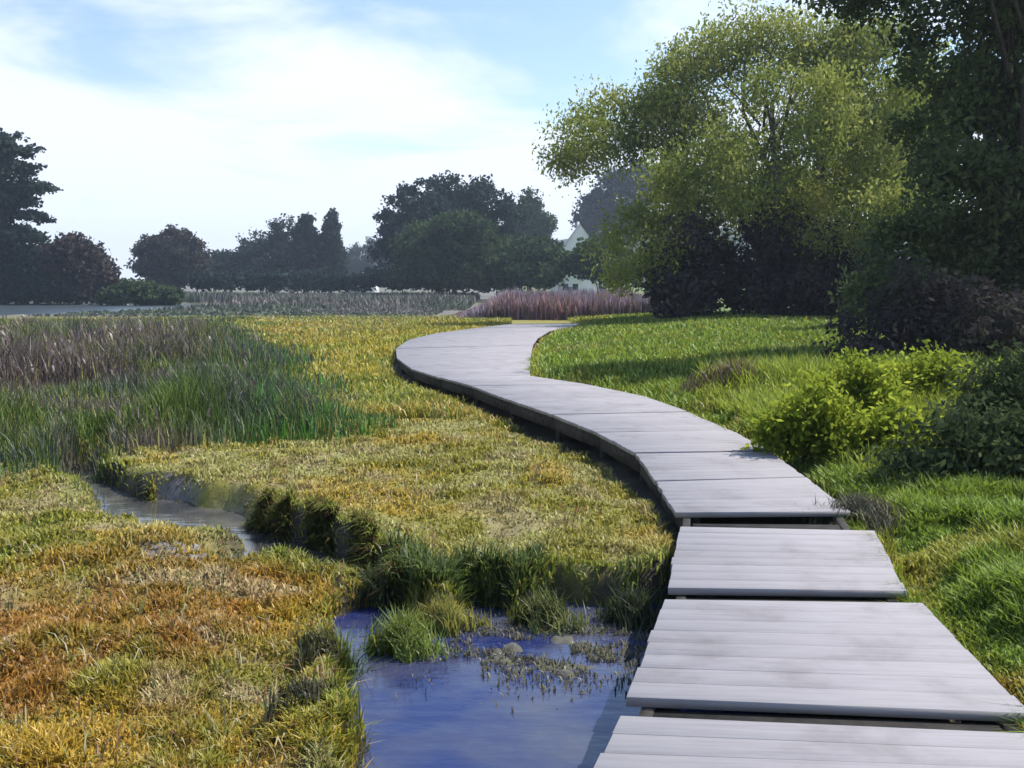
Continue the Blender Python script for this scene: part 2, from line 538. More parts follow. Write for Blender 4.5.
def build_ground():
    rr = [0.6, 1.2, 1.8, 2.2]
    while rr[-1] < 14: rr.append(rr[-1] * 1.0095)
    while rr[-1] < 60: rr.append(rr[-1] * 1.022)
    while rr[-1] < 880: rr.append(rr[-1] * 1.10)
    rr = np.array(rr)
    a = np.concatenate([np.linspace(-180, -42, 24)[:-1], np.linspace(-42, 42, 520), np.linspace(42, 180, 24)[1:-1]])
    a = np.radians(a)
    R_, A_ = np.meshgrid(rr, a, indexing='ij')
    x = R_ * np.sin(A_); y = R_ * np.cos(A_)
    z = ground_z(x, y)
    c = meadow_colour(x, y) * 0.62
    m = (np.hypot(x, y) < 16)
    wd = np.full(x.shape, 9.0); wd[m] = water_d(x[m], y[m])
    nm = fbm(x * 2.2, y * 2.2, 81)
    mud = (1 - sstep(0.02, 0.30, wd + (nm - 0.5) * 0.4))
    c = mixc(c, DARKSOIL_SHADE * (0.7 + nm[..., None]), mud)
    shx, shy = onz(560, 655, WATER_Z)
    shelf = 1 - sstep(0.5, 1.1, np.hypot((x - shx) / 0.75, (y - shy) / 0.55) + (nm - .5) * .6)
    c = mixc(c, np.array((0.115, 0.11, 0.085)), shelf * (1 - sstep(-0.02, 0.08, wd)))
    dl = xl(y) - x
    c = mixc(c, DARKSOIL_SHADE, sstep(-1.5, -1.3, -(x - xl(y))) * (dl < 0.16) * (x < xr(y)) * (y < 40) * (y > 1) * 0.9)  # deck shadow painted into the soil colour, beneath and along the left edge
    # dried pale mud on the flat beside the creek
    px = MUDSPOT + [onz(70, 690, -.22)]
    for (qx, qy), rad in zip(px, (0.36, 0.34, 0.22, 0.14)):
        dd = np.hypot((x - qx) * 0.8, (y - qy) * 0.55)
        c = mixc(c, MUD, (1 - sstep(rad * 0.3, rad, dd + (nm - .5) * .5)) * sstep(-0.02, 0.06, wd))
    nr, na = x.shape
    idx = np.arange(nr * na).reshape(nr, na)
    j2 = np.roll(idx, -1, axis=1)
    f = np.stack([idx[:-1], idx[1:], j2[1:], j2[:-1]], -1).reshape(-1, 4)[:, ::-1]
    v = np.stack([x, y, z], -1).reshape(-1, 3)
    cen = np.array([[0, 0, float(ground_z(np.array([0.0]), np.array([0.0]))[0])]])
    v = np.concatenate([v, cen]); cc = np.concatenate([c.reshape(-1, 3), c[0, :1]])
    fan = np.stack([np.full(na, nr * na), idx[0], j2[0]], -1)[:, ::-1]
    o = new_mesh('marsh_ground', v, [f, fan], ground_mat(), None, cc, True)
    tag(o, kind='structure')


build_ground()

SEAM = 6.02
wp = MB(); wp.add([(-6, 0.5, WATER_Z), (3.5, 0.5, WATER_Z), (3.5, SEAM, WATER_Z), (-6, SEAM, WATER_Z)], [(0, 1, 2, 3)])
tag(wp.build('pool_water', water_mat('pool_water', (0.018, 0.028, 0.115), (0.085, 0.088, 0.12), 0.03, 6, 0.3)), kind='structure')  # blue sky and pale cloud reflections painted into the base colours
wp = MB(); wp.add([(-6, SEAM, WATER_Z), (3.5, SEAM, WATER_Z), (3.5, 11, WATER_Z), (-6, 11, WATER_Z)], [(0, 1, 2, 3)])
tag(wp.build('creek_water', water_mat('creek_water', (0.05, 0.05, 0.05), (0.14, 0.135, 0.13), 0.08, 6, 0.25, 1.6)), kind='structure')
wp = MB(); wp.add([(-190, 52, LAKE_Z), (-8, 52, LAKE_Z), (-8, 145, LAKE_Z), (-190, 145, LAKE_Z)], [(0, 1, 2, 3)])
tag(wp.build('lake_water', water_mat('lake_water', (0.05, 0.07, 0.08), (0.07, 0.085, 0.09), 0.3, 1.2, 0.3)), kind='structure')

# ------------------------------------------------------------------ boardwalk
bw = empty('boardwalk', (xl(6.0), 6.0, -0.27), 'pale weathered plank boardwalk winding away across the marsh', 'boardwalk')
DECK_T = 0.038


def deck_section(i, q):
    q = [Vector((x, y, 0)) for x, y in q]
    c = sum(q, Vector()) / 4
    dx = ((q[1] - q[0]) + (q[2] - q[3])).normalized()
    ang = math.atan2(dx.y, dx.x)
    ca, sa = math.cos(-ang), math.sin(-ang)
    tilt = random.uniform(-0.004, 0.004)
    L = []
    for p in q:
        d = p - c
        L.append((d.x * ca - d.y * sa, d.x * sa + d.y * ca))
    # one strip per board; the board ends are sawn a little unevenly
    b = 0.006
    Ln = math.hypot(L[3][0] - L[0][0], L[3][1] - L[0][1])
    nb = max(3, int(round(Ln / 0.146)))
    v = []; f = []
    for k in range(nb):
        jl, jr = random.uniform(-.007, .007), random.uniform(-.007, .007)
        t0, t1 = k / nb, (k + 1) / nb
        def at(t, side, dj):
            a_, b_ = (L[0], L[3]) if side == 0 else (L[1], L[2])
            return (a_[0] + (b_[0] - a_[0]) * t + dj, a_[1] + (b_[1] - a_[1]) * t)
        w0 = 0.0009 / Ln if k else 0; w1 = 0.0009 / Ln if k < nb - 1 else 0
        P = [at(t0 + w0, 0, jl), at(t0 + w0, 1, jr), at(t1 - w1, 1, jr), at(t1 - w1, 0, jl)]
        zj = random.uniform(-.0005, .0005)
        e = 0.0014
        I = [(P[0][0] + e, P[0][1] + e), (P[1][0] - e, P[1][1] + e), (P[2][0] - e, P[2][1] - e), (P[3][0] + e, P[3][1] - e)]
        o0 = len(v)
        v += [(x, y, -DECK_T) for x, y in P] + [(x, y, -e + zj) for x, y in P] + [(x, y, zj) for x, y in I]
        f += [(o0 + 3, o0 + 2, o0 + 1, o0), (o0 + 8, o0 + 9, o0 + 10, o0 + 11)]
        for q_ in range(4):
            r_ = (q_ + 1) % 4
            f += [(o0 + q_, o0 + r_, o0 + 4 + r_, o0 + 4 + q_), (o0 + 4 + q_, o0 + 4 + r_, o0 + 8 + r_, o0 + 8 + q_)]
    mb = MB(); mb.add(v, f)
    o = mb.build('deck_section', M_DECK, bw)
    o.matrix_parent_inverse = bw.matrix_basis.inverted()
    o.location = (c.x, c.y, random.uniform(-0.004, 0.004)); o.rotation_euler = (tilt, tilt * .6, ang)


bpy.context.view_layer.update()
for i, q in enumerate(SECT_W):
    deck_section(i, q)


def bwpart(mb, name, mat):
    o = mb.build(name, mat, bw)
    o.matrix_parent_inverse = bw.matrix_basis.inverted()
    return o


# side fascia and bearers follow the edges, posts go down into the marsh
for side in (0, 1):
    for i, q in enumerate(SECT_W):
        a, b = (q[0], q[3]) if side == 0 else (q[1], q[2])
        nx = SECT_W[i + 1] if i + 1 < len(SECT_W) else None
        if nx is not None:
            b = nx[0] if side == 0 else nx[1]
        a = Vector((*a, 0)); b = Vector((*b, 0))
        d = (b - a).normalized(); n = Vector((d.y, -d.x, 0)) * (1 if side == 0 else -1)
        o_ = n * 0.05
        w = n * 0.05
        mb = MB()
        z1, z0 = -DECK_T - 0.004, -0.20
        e = d * 0.004
        p = [a + o_ + e, b + o_ - e, b + o_ + w - e, a + o_ + w + e]
        if side == 1: p = [p[1], p[0], p[3], p[2]]
        mb.add([(v.x, v.y, z0) for v in p] + [(v.x, v.y, z1) for v in p],
               [(0, 3, 2, 1), (4, 5, 6, 7), (0, 1, 5, 4), (1, 2, 6, 5), (2, 3, 7, 6), (3, 0, 4, 7)])
        bwpart(mb, 'bearer', M_BEARER)
        if i < 13:
            mb = MB()
            c = a + n * 0.14 + d * 0.12
            mb.box(c.x - 0.04, c.x + 0.04, c.y - 0.04, c.y + 0.04, -0.75, -DECK_T - 0.006)
            bwpart(mb, 'post', M_BEARER)
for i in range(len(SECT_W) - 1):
    # crosspiece, its near-black colour painting the shade in the gap between two sections
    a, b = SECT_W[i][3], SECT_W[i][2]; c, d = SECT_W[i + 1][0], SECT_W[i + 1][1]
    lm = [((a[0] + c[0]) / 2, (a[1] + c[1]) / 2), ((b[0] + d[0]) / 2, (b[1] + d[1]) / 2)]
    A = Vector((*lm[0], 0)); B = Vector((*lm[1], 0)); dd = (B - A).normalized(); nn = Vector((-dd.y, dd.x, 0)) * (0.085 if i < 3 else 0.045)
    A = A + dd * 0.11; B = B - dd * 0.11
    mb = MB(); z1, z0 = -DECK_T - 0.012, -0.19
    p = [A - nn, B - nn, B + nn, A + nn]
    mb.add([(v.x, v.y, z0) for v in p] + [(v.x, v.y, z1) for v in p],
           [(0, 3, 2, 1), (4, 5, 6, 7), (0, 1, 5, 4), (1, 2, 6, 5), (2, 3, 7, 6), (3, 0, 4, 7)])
    bwpart(mb, 'crosspiece', M_BEARER_SHADE)


# ------------------------------------------------------------------ grasses
def blades(name, x, y, h, w, colr, mat, lean=0.5, z=None, parent=None, tip=0.75, origin=(0, 0, 0), az=None):
    n = len(x)
    if z is None:
        z = ground_z(x, y) - 0.01
    a = RNG.uniform(0, 2 * math.pi, n) if az is None else az
    ln = lean * RNG.uniform(0.2, 1.0, n) * h
    ta = a + RNG.normal(0, 0.5, n)
    dx, dy = np.cos(a) * w * 0.5, np.sin(a) * w * 0.5
    fx, fy = -np.sin(ta) * ln, np.cos(ta) * ln
    base = np.stack([x, y, z], -1)
    v = np.empty((n, 5, 3))
    sd = np.stack([dx, dy, np.zeros(n)], -1)
    v[:, 0] = base - sd; v[:, 1] = base + sd
    mid = base + np.stack([fx * 0.35, fy * 0.35, h * 0.6], -1)
    v[:, 2] = mid + sd * tip; v[:, 3] = mid - sd * tip
    v[:, 4] = base + np.stack([fx, fy, h * np.sqrt(np.clip(1 - (ln / h) ** 2 * 0.6, .2, 1))], -1)
    i = np.arange(n)[:, None] * 5
    q = i + np.array([[0, 1, 2, 3]]); t = i + np.array([[3, 2, 4]])
    c = np.repeat(colr, 5, axis=0).reshape(n, 5, 3).copy()
    v = v - np.array(origin)
    return new_mesh(name, v.reshape(-1, 3), [q, t], mat, parent, c.reshape(-1, 3))


def scatter(n, r0, r1, a0, a1, keep):
    """log-even scatter in a sector, so that near ground is the densest"""
    r = np.exp(RNG.uniform(math.log(r0), math.log(r1), n))
    a = np.radians(RNG.uniform(a0, a1, n))
    x, y = r * np.sin(a), r * np.cos(a)
    k = keep(x, y)
    return x[k], y[k]


def off_deck(x, y, ml=0.0, mr=0.0):
    return (x < xl(y) - ml) | (x > xr(y) + mr) | (y > 55)


def near_wd(x, y):
    wd = np.full(x.shape, 9.0)
    m = np.hypot(x, y) < 16
    wd[m] = water_d(x[m], y[m])
    return wd



def off_mud(x, y):
    k = np.ones(x.shape, bool)
    for (qx, qy), rad in zip(MUDSPOT, (0.28, 0.28, 0.18)):
        k &= (np.hypot((x - qx) * 0.8, (y - qy) * 0.55) > rad + (vnoise(x * 5, y * 5, 3) - .5) * .2) | (RNG.random(x.shape) < 0.22)
    return k


def left_of(x, y): return x < xl(y)


# short marsh turf left of the deck
x, y = scatter(330000, 2.4, 13, -42, 14, lambda x, y: left_of(x, y))
wd = near_wd(x, y)
k = (wd > -0.03 + 0.12 * RNG.random(len(x))) & off_mud(x, y) & (xl(y) - x > 0.02 + 0.08 * sstep(7.2, 9, y))
x, y, wd = x[k], y[k], wd[k]
cl = fbm(x * 3.4, y * 3.4, 91); cl2 = fbm(x * 9, y * 9, 93)
k = RNG.random(len(x)) < 0.35 + 1.3 * sstep(0.35, 0.6, cl2)
x, y, cl, wd = x[k], y[k], cl[k], wd[k]
h = (0.018 + 0.06 * sstep(0.4, 0.75, cl) + 0.024 * RNG.random(len(x)))
h = h + 0.05 * (1 - sstep(0.05, 0.35, xl(y) - x)) + 0.05 * (1 - sstep(0.02, 0.2, wd)) * RNG.random(len(x))
c = meadow_colour(x, y) * (0.75 + 0.5 * RNG.random(len(x)))[:, None]
c = mixc(c, GREEN * 1.1, (1 - sstep(0.08, 0.4, wd)) * 0.6 * (RNG.random(len(x)) < .8))
tag(blades('marsh_turf', x, y, h, 0.006 + 0.0012 * np.hypot(x, y), c, M_BLADE, 0.9), kind='stuff')

# bent stems and dead thatch over the turf
x, y = scatter(26000, 2.6, 11, -42, 12, lambda x, y: left_of(x, y))
wd = near_wd(x, y)
k = (wd > 0.03) & off_mud(x, y) & (fbm(x * 1.6, y * 1.6, 191) > 0.45) & (RNG.random(len(x)) < 0.55) & (xl(y) - x > 0.1)
x, y = x[k], y[k]
t = RNG.random(len(x))
c = mixc(np.broadcast_to(np.array((0.44, 0.37, 0.20)), (len(x), 3)), np.array((0.20, 0.23, 0.05)), (t < .4) * 1.0)
c = mixc(c, np.array((0.27, 0.13, 0.055)), (t > .7) * 1.0) * (0.6 + 0.6 * RNG.random(len(x)))[:, None]
tag(blades('dead_thatch', x, y, 0.05 + 0.10 * RNG.random(len(x)) ** 2, 0.003 + 0.0008 * np.hypot(x, y), c, M_BLADE, 1.25, tip=.9), kind='stuff')

# overhanging dark sedge along the far bank of the pool
x, y = scatter(260000, 4.6, 8.5, -26, 14, lambda x, y: left_of(x, y))
wd = near_wd(x, y)
edge = (wd > -0.03) & (wd < 0.2) & (fbm(x * 2.5, y * 2.5, 95) > 0.47) & (poly_sd(x, y, POOL) < 0.3) & (x > -0.85)
x, y = x[edge], y[edge]
k = RNG.random(len(x)) < min(1, 3600 / max(1, len(x)))
x, y = x[k], y[k]
c = np.broadcast_to(np.array((0.09, 0.13, 0.03)), (len(x), 3)) * (0.6 + 0.9 * RNG.random((len(x), 1)))
tag(blades('bank_sedge', x, y, (0.04 + 0.2 * fbm(x * 4, y * 4, 97)) * (0.5 + RNG.random(len(x))), np.full(len(x), 0.011), c, M_BLADE, 1.0), kind='stuff')

# drowned weed lying on the silt shelf
sx_, sy_ = onz(560, 650, WATER_Z)
x = RNG.normal(sx_, 0.36, 5200); y = RNG.normal(sy_, 0.24, 5200)
wd = near_wd(x, y)
k = (wd < 0.02) & (fbm(x * 4, y * 5, 171) > 0.47) & left_of(x, y)
x, y = x[k], y[k]
c = mixc(np.broadcast_to(np.array((0.20, 0.20, 0.10)), (len(x), 3)), np.array((0.13, 0.115, 0.10)), RNG.random(len(x)))
tag(blades('pond_weed', x, y, 0.012 + 0.035 * RNG.random(len(x)), np.full(len(x), 0.010), c, M_BLADE, 1.0, z=np.full(len(x), WATER_Z - 0.006)), kind='stuff')

# grass of the right bank, rank and green
x, y = scatter(300000, 3.0, 16, 8, 44, lambda x, y: (x > xr(y) - 0.02))
cl = fbm(x * 2.2, y * 2.2, 101)
k = RNG.random(len(x)) < 0.3 + 1.2 * sstep(0.3, 0.55, fbm(x * 6, y * 6, 103))
x, y, cl = x[k], y[k], cl[k]
dr = x - xr(y)
h = (0.035 + 0.12 * sstep(0.35, 0.7, cl) + 0.05 * RNG.random(len(x))) * (0.5 + 0.9 * sstep(0, 0.9, dr))
c = meadow_colour(x, y) * (0.7 + 0.6 * RNG.random(len(x)))[:, None]
tag(blades('bank_grass', x, y, h, 0.006 + 0.0012 * np.hypot(x, y), c, M_BLADE, 0.9), kind='stuff')

# verge grass leaning over the right edge of the deck
n = 9000
y = np.exp(RNG.uniform(math.log(3.2), math.log(24), n))
x = xr(y) + 0.01 + np.abs(RNG.normal(0, 0.05, n))
k = fbm(x * 0.1, y * 2.2, 181) > 0.42
x, y = x[k], y[k]
c = meadow_colour(x + 0.5, y) * (0.65 + 0.6 * RNG.random(len(x)))[:, None]
tag(blades('verge_grass', x, y, (0.10 + 0.16 * RNG.random(len(x))) * (0.6 + .9 * fbm(x * 3, y * 3, 183)), 0.005 + 0.001 * y, c, M_BLADE, 1.0,
           az=math.pi / 2 + RNG.normal(0, .6, len(x))), kind='stuff')

# lush tall grass beside the bend
x, y = scatter(150000, 8.0, 15.5, 11, 36, lambda x, y: (x > xr(y) + 0.5))
u = (x / y * F + 512)
ok = (u > 770 - (y - 9) * 14) & (u < 1150)
dens = sstep(0.42, 0.55, fbm(x * 0.9, y * 0.9, 111)) + 0.25
k = ok & (RNG.random(len(x)) < dens * 0.38) & ~((u > 880) & (y < 9.6))
x, y = x[k], y[k]
hb = 0.24 + 0.5 * fbm(x * 0.8, y * 0.8, 113) * sstep(0.3, 1.6, x - xr(y))
h = hb * (0.6 + 0.5 * RNG.random(len(x)))
c = mixc(np.broadcast_to(LUSH * 1.3, (len(x), 3)), np.array((0.36, 0.38, 0.05)), RNG.random(len(x)) * 0.8)
tag(blades('tall_grass', x, y, h, 0.010 + 0.001 * y, c, M_BLADE, 0.7), kind='stuff')

# far fields on both sides
x, y = scatter(230000, 13, 60, -30, 34, lambda x, y: off_deck(x, y, 0.03 + 0.10 * (y < 24), 0.05))
hb = 0.10 + 0.14 * fbm(x * 0.5, y * 0.5, 121)
c = meadow_colour(x, y) * (0.75 + 0.5 * RNG.random(len(x)))[:, None]
c = mixc(c, GREEN * 1.1, (RNG.random(len(x)) < 0.15 + 0.5 * sstep(.45, .65, fbm(x * .6, y * .3, 123))) * 0.75)
tag(blades('meadow_grass', x, y, hb * (0.6 + 0.8 * RNG.random(len(x))), 0.004 + 0.0016 * y, c, M_BLADE, 0.8), kind='stuff')

# reed bed left
REED_EDGE = [(-1.4, 12.0), (-2.6, 15.5), (-5.6, 25.0), (-9.5, 38.0), (-13.5, 56.0)]
_rx = np.array([p[0] for p in REED_EDGE]); _ry = np.array([p[1] for p in REED_EDGE])


def reed_depth(x, y):
    """how far inside the reed bed a place lies"""
    u = x / y * F + 512
    right = np.interp(y, _ry, _rx) - x
    front = y - (8.9 + np.clip((u - 60) / 340, 0, 1) * 3.1)
    return np.minimum(right * 0.8, front) + 1.3 * (fbm(x * 0.55, y * 0.55, 131) - 0.5)


x, y = scatter(185000, 8.3, 56, -44, -4, lambda x, y: reed_depth(x, y) > 0)
dp = reed_depth(x, y)
k = RNG.random(len(x)) < 0.25 + 0.75 * sstep(0.0, 1.2, dp)
x, y, dp = x[k], y[k], dp[k]
u = x / y * F + 512
nn = fbm(x * 0.7, y * 0.7, 137); n2 = fbm(x * 0.35, y * 0.35, 139)
hh = (0.30 + 0.62 * sstep(0.3, 0.7, fbm(x * 0.6, y * 0.6, 135))) * (0.55 + 0.6 * RNG.random(len(x)))
hh = hh * (0.45 + 0.65 * sstep(0.1, 2.2, dp)) * (1 - 0.62 * sstep(24, 44, y))
c = mixc(np.broadcast_to(np.array((0.095, 0.15, 0.025)), (len(x), 3)), np.array((0.15, 0.115, 0.095)), sstep(0.42, 0.6, nn + 0.25 * (hh - .5)))
gr = sstep(170, 330, u + 260 * (nn - .5)) * (RNG.random(len(x)) < .8)
c = mixc(c, np.array((0.075, 0.21, 0.025)), gr)
c = mixc(c, np.array((0.11, 0.125, 0.10)), sstep(0.5, 0.62, n2) * (RNG.random(len(x)) < .5))
c = mixc(c, np.array((0.27, 0.26, 0.07)), (RNG.random(len(x)) < 0.16) * sstep(.4, .55, vnoise(x * .9, y * .9, 140)))
c = c * (0.6 + 0.7 * RNG.random(len(x)))[:, None]
tag(blades('reed_bed', x, y, hh, 0.006 + 0.0010 * y, c, M_REED, 0.5), kind='stuff')
# their brown plumes
k = (RNG.random(len(x)) < 0.10 * sstep(330, 120, u) * sstep(0.4, 0.62, nn)) & (hh > 0.4)
x2, y2, h2 = x[k], y[k], hh[k]
c = np.broadcast_to(np.array((0.20, 0.155, 0.145)), (len(x2), 3)) * (0.6 + 0.8 * RNG.random((len(x2), 1)))
tag(blades('reed_plumes', x2 + RNG.normal(0, .03, len(x2)), y2, 0.09 + 0.10 * RNG.random(len(x2)), 0.006 + 0.0013 * y2, c, M_REED, 0.8,
           z=ground_z(x2, y2) + h2 * 0.86, tip=1.3), kind='stuff')

# far reeds, mauve behind the bend and grey green along the lake
x = RNG.uniform(-4, 9, 42000); y = RNG.uniform(54, 74, 42000)
hb = (0.5 + 1.5 * fbm(x * 0.3, y * 0.3, 141)) * RNG.uniform(.45, 1.15, len(x)) * sstep(-4.2, 0.5, x)
nn = fbm(x * 0.5, y * 0.15, 143)
c = mixc(np.broadcast_to(np.array((0.30, 0.24, 0.30)), (len(x), 3)), np.array((0.36, 0.21, 0.22)), sstep(0.45, 0.6, nn))
c = mixc(c, np.array((0.20, 0.16, 0.12)), (RNG.random(len(x)) < 0.3) * 1.0)
tag(blades('far_mauve_reeds', x, y, hb, np.full(len(x), 0.09), c * (0.7 + 0.6 * RNG.random((len(x), 1))), M_REED, 0.35), kind='stuff')
x = RNG.uniform(-110, 0, 60000); y = RNG.uniform(60, 160, 60000)
k = (poly_sd(x, y, LAKE) > 0.5)
k &= ~((x > -5) & (y < 76))
k &= (x < -2 - 0.02 * y) & ((y > 92) | (x > -30))
x, y = x[k], y[k]
hb = ((0.4 + 1.1 * fbm(x * 0.08, y * 0.08, 151)) * sstep(60, 110, y) + 0.15) * RNG.uniform(.6, 1.1, len(x))
c = mixc(np.broadcast_to(np.array((0.10, 0.125, 0.085)), (len(x), 3)), np.array((0.19, 0.17, 0.155)), sstep(0.4, 0.6, fbm(x * 0.06, y * 0.2, 153)))
tag(blades('lake_reeds', x, y, hb, np.full(len(x), 0.25), c * (0.7 + 0.6 * RNG.random((len(x), 1))), M_REED, 0.4), kind='stuff')


# grass hanging over the far creek bank
n = 70000
x = RNG.uniform(-3.3, -0.7, n); cy_ = np.interp(x, CRX, CRY); y = cy_ + RNG.uniform(0.0, 0.8, n)
wd = near_wd(x, y)
k = (wd > -0.01) & (wd < 0.16) & off_mud(x, y) & (fbm(x * 5, y * 5, 195) > 0.38)
x, y = x[k], y[k]
c = mixc(np.broadcast_to(KHAKI * .7, (len(x), 3)), GREEN, RNG.random(len(x)))
c = mixc(c, np.array((0.16, 0.09, 0.05)), (RNG.random(len(x)) < .3) * 1.0)
tag(blades('creek_bank_grass', x, y, 0.05 + 0.12 * RNG.random(len(x)), np.full(len(x), 0.012), c, M_BLADE, 1.2, az=math.pi + RNG.normal(0, .5, len(x))), kind='stuff')


# grass tufts that stand out one by one
def tuft(name, label, px, py, zg, n, h, spread, col1, col2, lean=0.9, width=0.009):
    X, Y = onz(px, py, zg)
    zz = float(ground_z(np.array([X]), np.array([Y]))[0])
    zz = max(zz, WATER_Z - 0.05)
    e = empty(name, (X, Y, zz), label, 'plant')
    r = spread * np.sqrt(RNG.random(n)); a = RNG.uniform(0, 2 * math.pi, n)
    a0 = random.random() * 6
    r = r * (1 + 0.45 * np.sin(2 * a + a0) + .25 * np.sin(5 * a + a0))
    x = X + r * np.cos(a) * 1.25; y = Y + r * np.sin(a)
    z = np.full(n, zz - 0.02) + (0.35 if h > 0.15 else 0.1) * spread * (1 - (r / spread) ** 2)
    c = mixc(np.broadcast_to(np.array(col1), (n, 3)), np.array(col2), RNG.random(n))
    o = blades('leaves', x, y, h * (0.5 + 0.6 * RNG.random(n)), np.full(n, width), c, M_BLADE, lean, z=z, parent=e, origin=(X, Y, zz), az=a + math.pi / 2 + RNG.normal(0, .7, n))
    return e


tuft('grass_tuft', 'bright green grass tuft rising from the pool edge beside the blue water', 402, 648, -.34, 700, 0.26, 0.16, (0.13, 0.22, 0.03), (0.24, 0.26, 0.05))
tuft('rush_clump', 'dark green rush clump at the mouth of the creek above the pool', 378, 600, -.33, 420, 0.30, 0.13, (0.03, 0.05, 0.02), (0.08, 0.10, 0.03), 0.6)
tuft('sedge_clump', 'low dark sedge clump overhanging the left rim of the pool', 318, 648, -.22, 420, 0.13, 0.11, (0.04, 0.06, 0.015), (0.12, 0.10, 0.03))
tuft('sedge_clump', 'small blackish sedge clump on the bank near the bottom of the picture', 302, 716, -.22, 360, 0.11, 0.10, (0.03, 0.04, 0.02), (0.10, 0.08, 0.03))
tuft('grass_tuft', 'yellow green grass tuft spreading over the middle of the far pool bank', 440, 612, -.26, 800, 0.20, 0.2, (0.20, 0.22, 0.03), (0.28, 0.24, 0.05))
tuft('sedge_clump', 'dark green sedge clump on the pool bank against the boardwalk edge', 632, 606, -.26, 600, 0.26, 0.15, (0.025, 0.04, 0.02), (0.07, 0.09, 0.03))
tuft('grass_tuft', 'green tuft hanging over the far pool bank right of the hollow', 545, 604, -.24, 600, 0.22, 0.19, (0.06, 0.09, 0.02), (0.16, 0.17, 0.04))
tuft('bracken_clump', 'brown withered clump beside the right edge of the boardwalk bend', 735, 402, -.1, 1400, 0.46, 0.55, (0.10, 0.065, 0.03), (0.22, 0.16, 0.09), 1.0, 0.02)
tuft('grass_tuft', 'grey brown withered grass tuft lapping over the deck where the boardwalk narrows', 858, 512, -.04, 1300, 0.24, 0.36, (0.05, 0.05, 0.03), (0.17, 0.16, 0.09), 1.0, 0.01)


tuft('marsh_plant', 'low leafy green plant closing over the creek right of the dark bank', 300, 560, -.28, 420, 0.13, 0.16, (0.14, 0.20, 0.04), (0.26, 0.28, 0.06), 1.2, 0.016)
tuft('marsh_plant', 'low yellow green plant in the creek bed midway to the pool', 332, 578, -.30, 420, 0.12, 0.14, (0.20, 0.22, 0.04), (0.30, 0.28, 0.07), 1.2, 0.016)

# pale stones on the creek edge
M_STONE = plain_mat('pale_stone', (0.20, 0.185, 0.18), (0.34, 0.315, 0.31), 14, 0.8, 0.6)


def stone(label, px, py, s, sq):
    X, Y = onz(px, py, -.24)
    rows, seg = 9, 14
    v = []; f = []
    for i in range(rows):
        t = math.pi * i / (rows - 1)
        for k in range(seg):
            p = 2 * math.pi * k / seg
            d = 1 + 0.28 * (random.random() - .5) + 0.2 * math.sin(2 * p + px) * math.sin(t)
            v.append((s * d * math.sin(t) * math.cos(p), s * d * .8 * math.sin(t) * math.sin(p), s * sq * math.cos(t) * (1 + .12 * random.random())))
    for i in range(rows - 1):
        for k in range(seg):
            k2 = (k + 1) % seg
            f.append((i * seg + k, (i + 1) * seg + k, (i + 1) * seg + k2, i * seg + k2))
    mb = MB(); mb.add(v, f)
    o = mb.build('stone', M_STONE, None, True)
    o.location = (X, Y, float(ground_z(np.array([X]), np.array([Y]))[0]) + s * sq * .25)
    tag(o, label, 'stone')


stone('pale grey stone lying in the muddy creek left of the dark bank', 188, 547, 0.075, 0.4)


# ------------------------------------------------------------------ trees
def leaves_mesh(centres, spread, per, size, droop=0.0, flat=1.0, aspect=0.5):
    n = len(centres) * per
    c = np.repeat(np.asarray(centres, float), per, axis=0)
    s = np.repeat(np.broadcast_to(np.asarray(spread, float), (len(centres),)), per)
    off = np.clip(RNG.normal(0, 0.9, (n, 3)), -1.7, 1.7) * s[:, None] * np.array([1, 1, flat])
    p = c + off
    d = RNG.normal(0, 1, (n, 3)); d[:, 2] -= droop
    d /= np.linalg.norm(d, axis=1)[:, None]
    r = RNG.normal(0, 1, (n, 3))
    sd = np.cross(d, r); sd /= np.linalg.norm(sd, axis=1)[:, None] + 1e-9
    L = size * RNG.uniform(0.6, 1.35, n)[:, None]
    v = np.empty((n, 4, 3))
    v[:, 0] = p - d * L * .5
    v[:, 1] = p + sd * L * aspect * .5 + d * L * .05
    v[:, 2] = p + d * L * .5
    v[:, 3] = p - sd * L * aspect * .5 + d * L * .05
    f = np.arange(n * 4).reshape(n, 4)
    return v.reshape(-1, 3), f


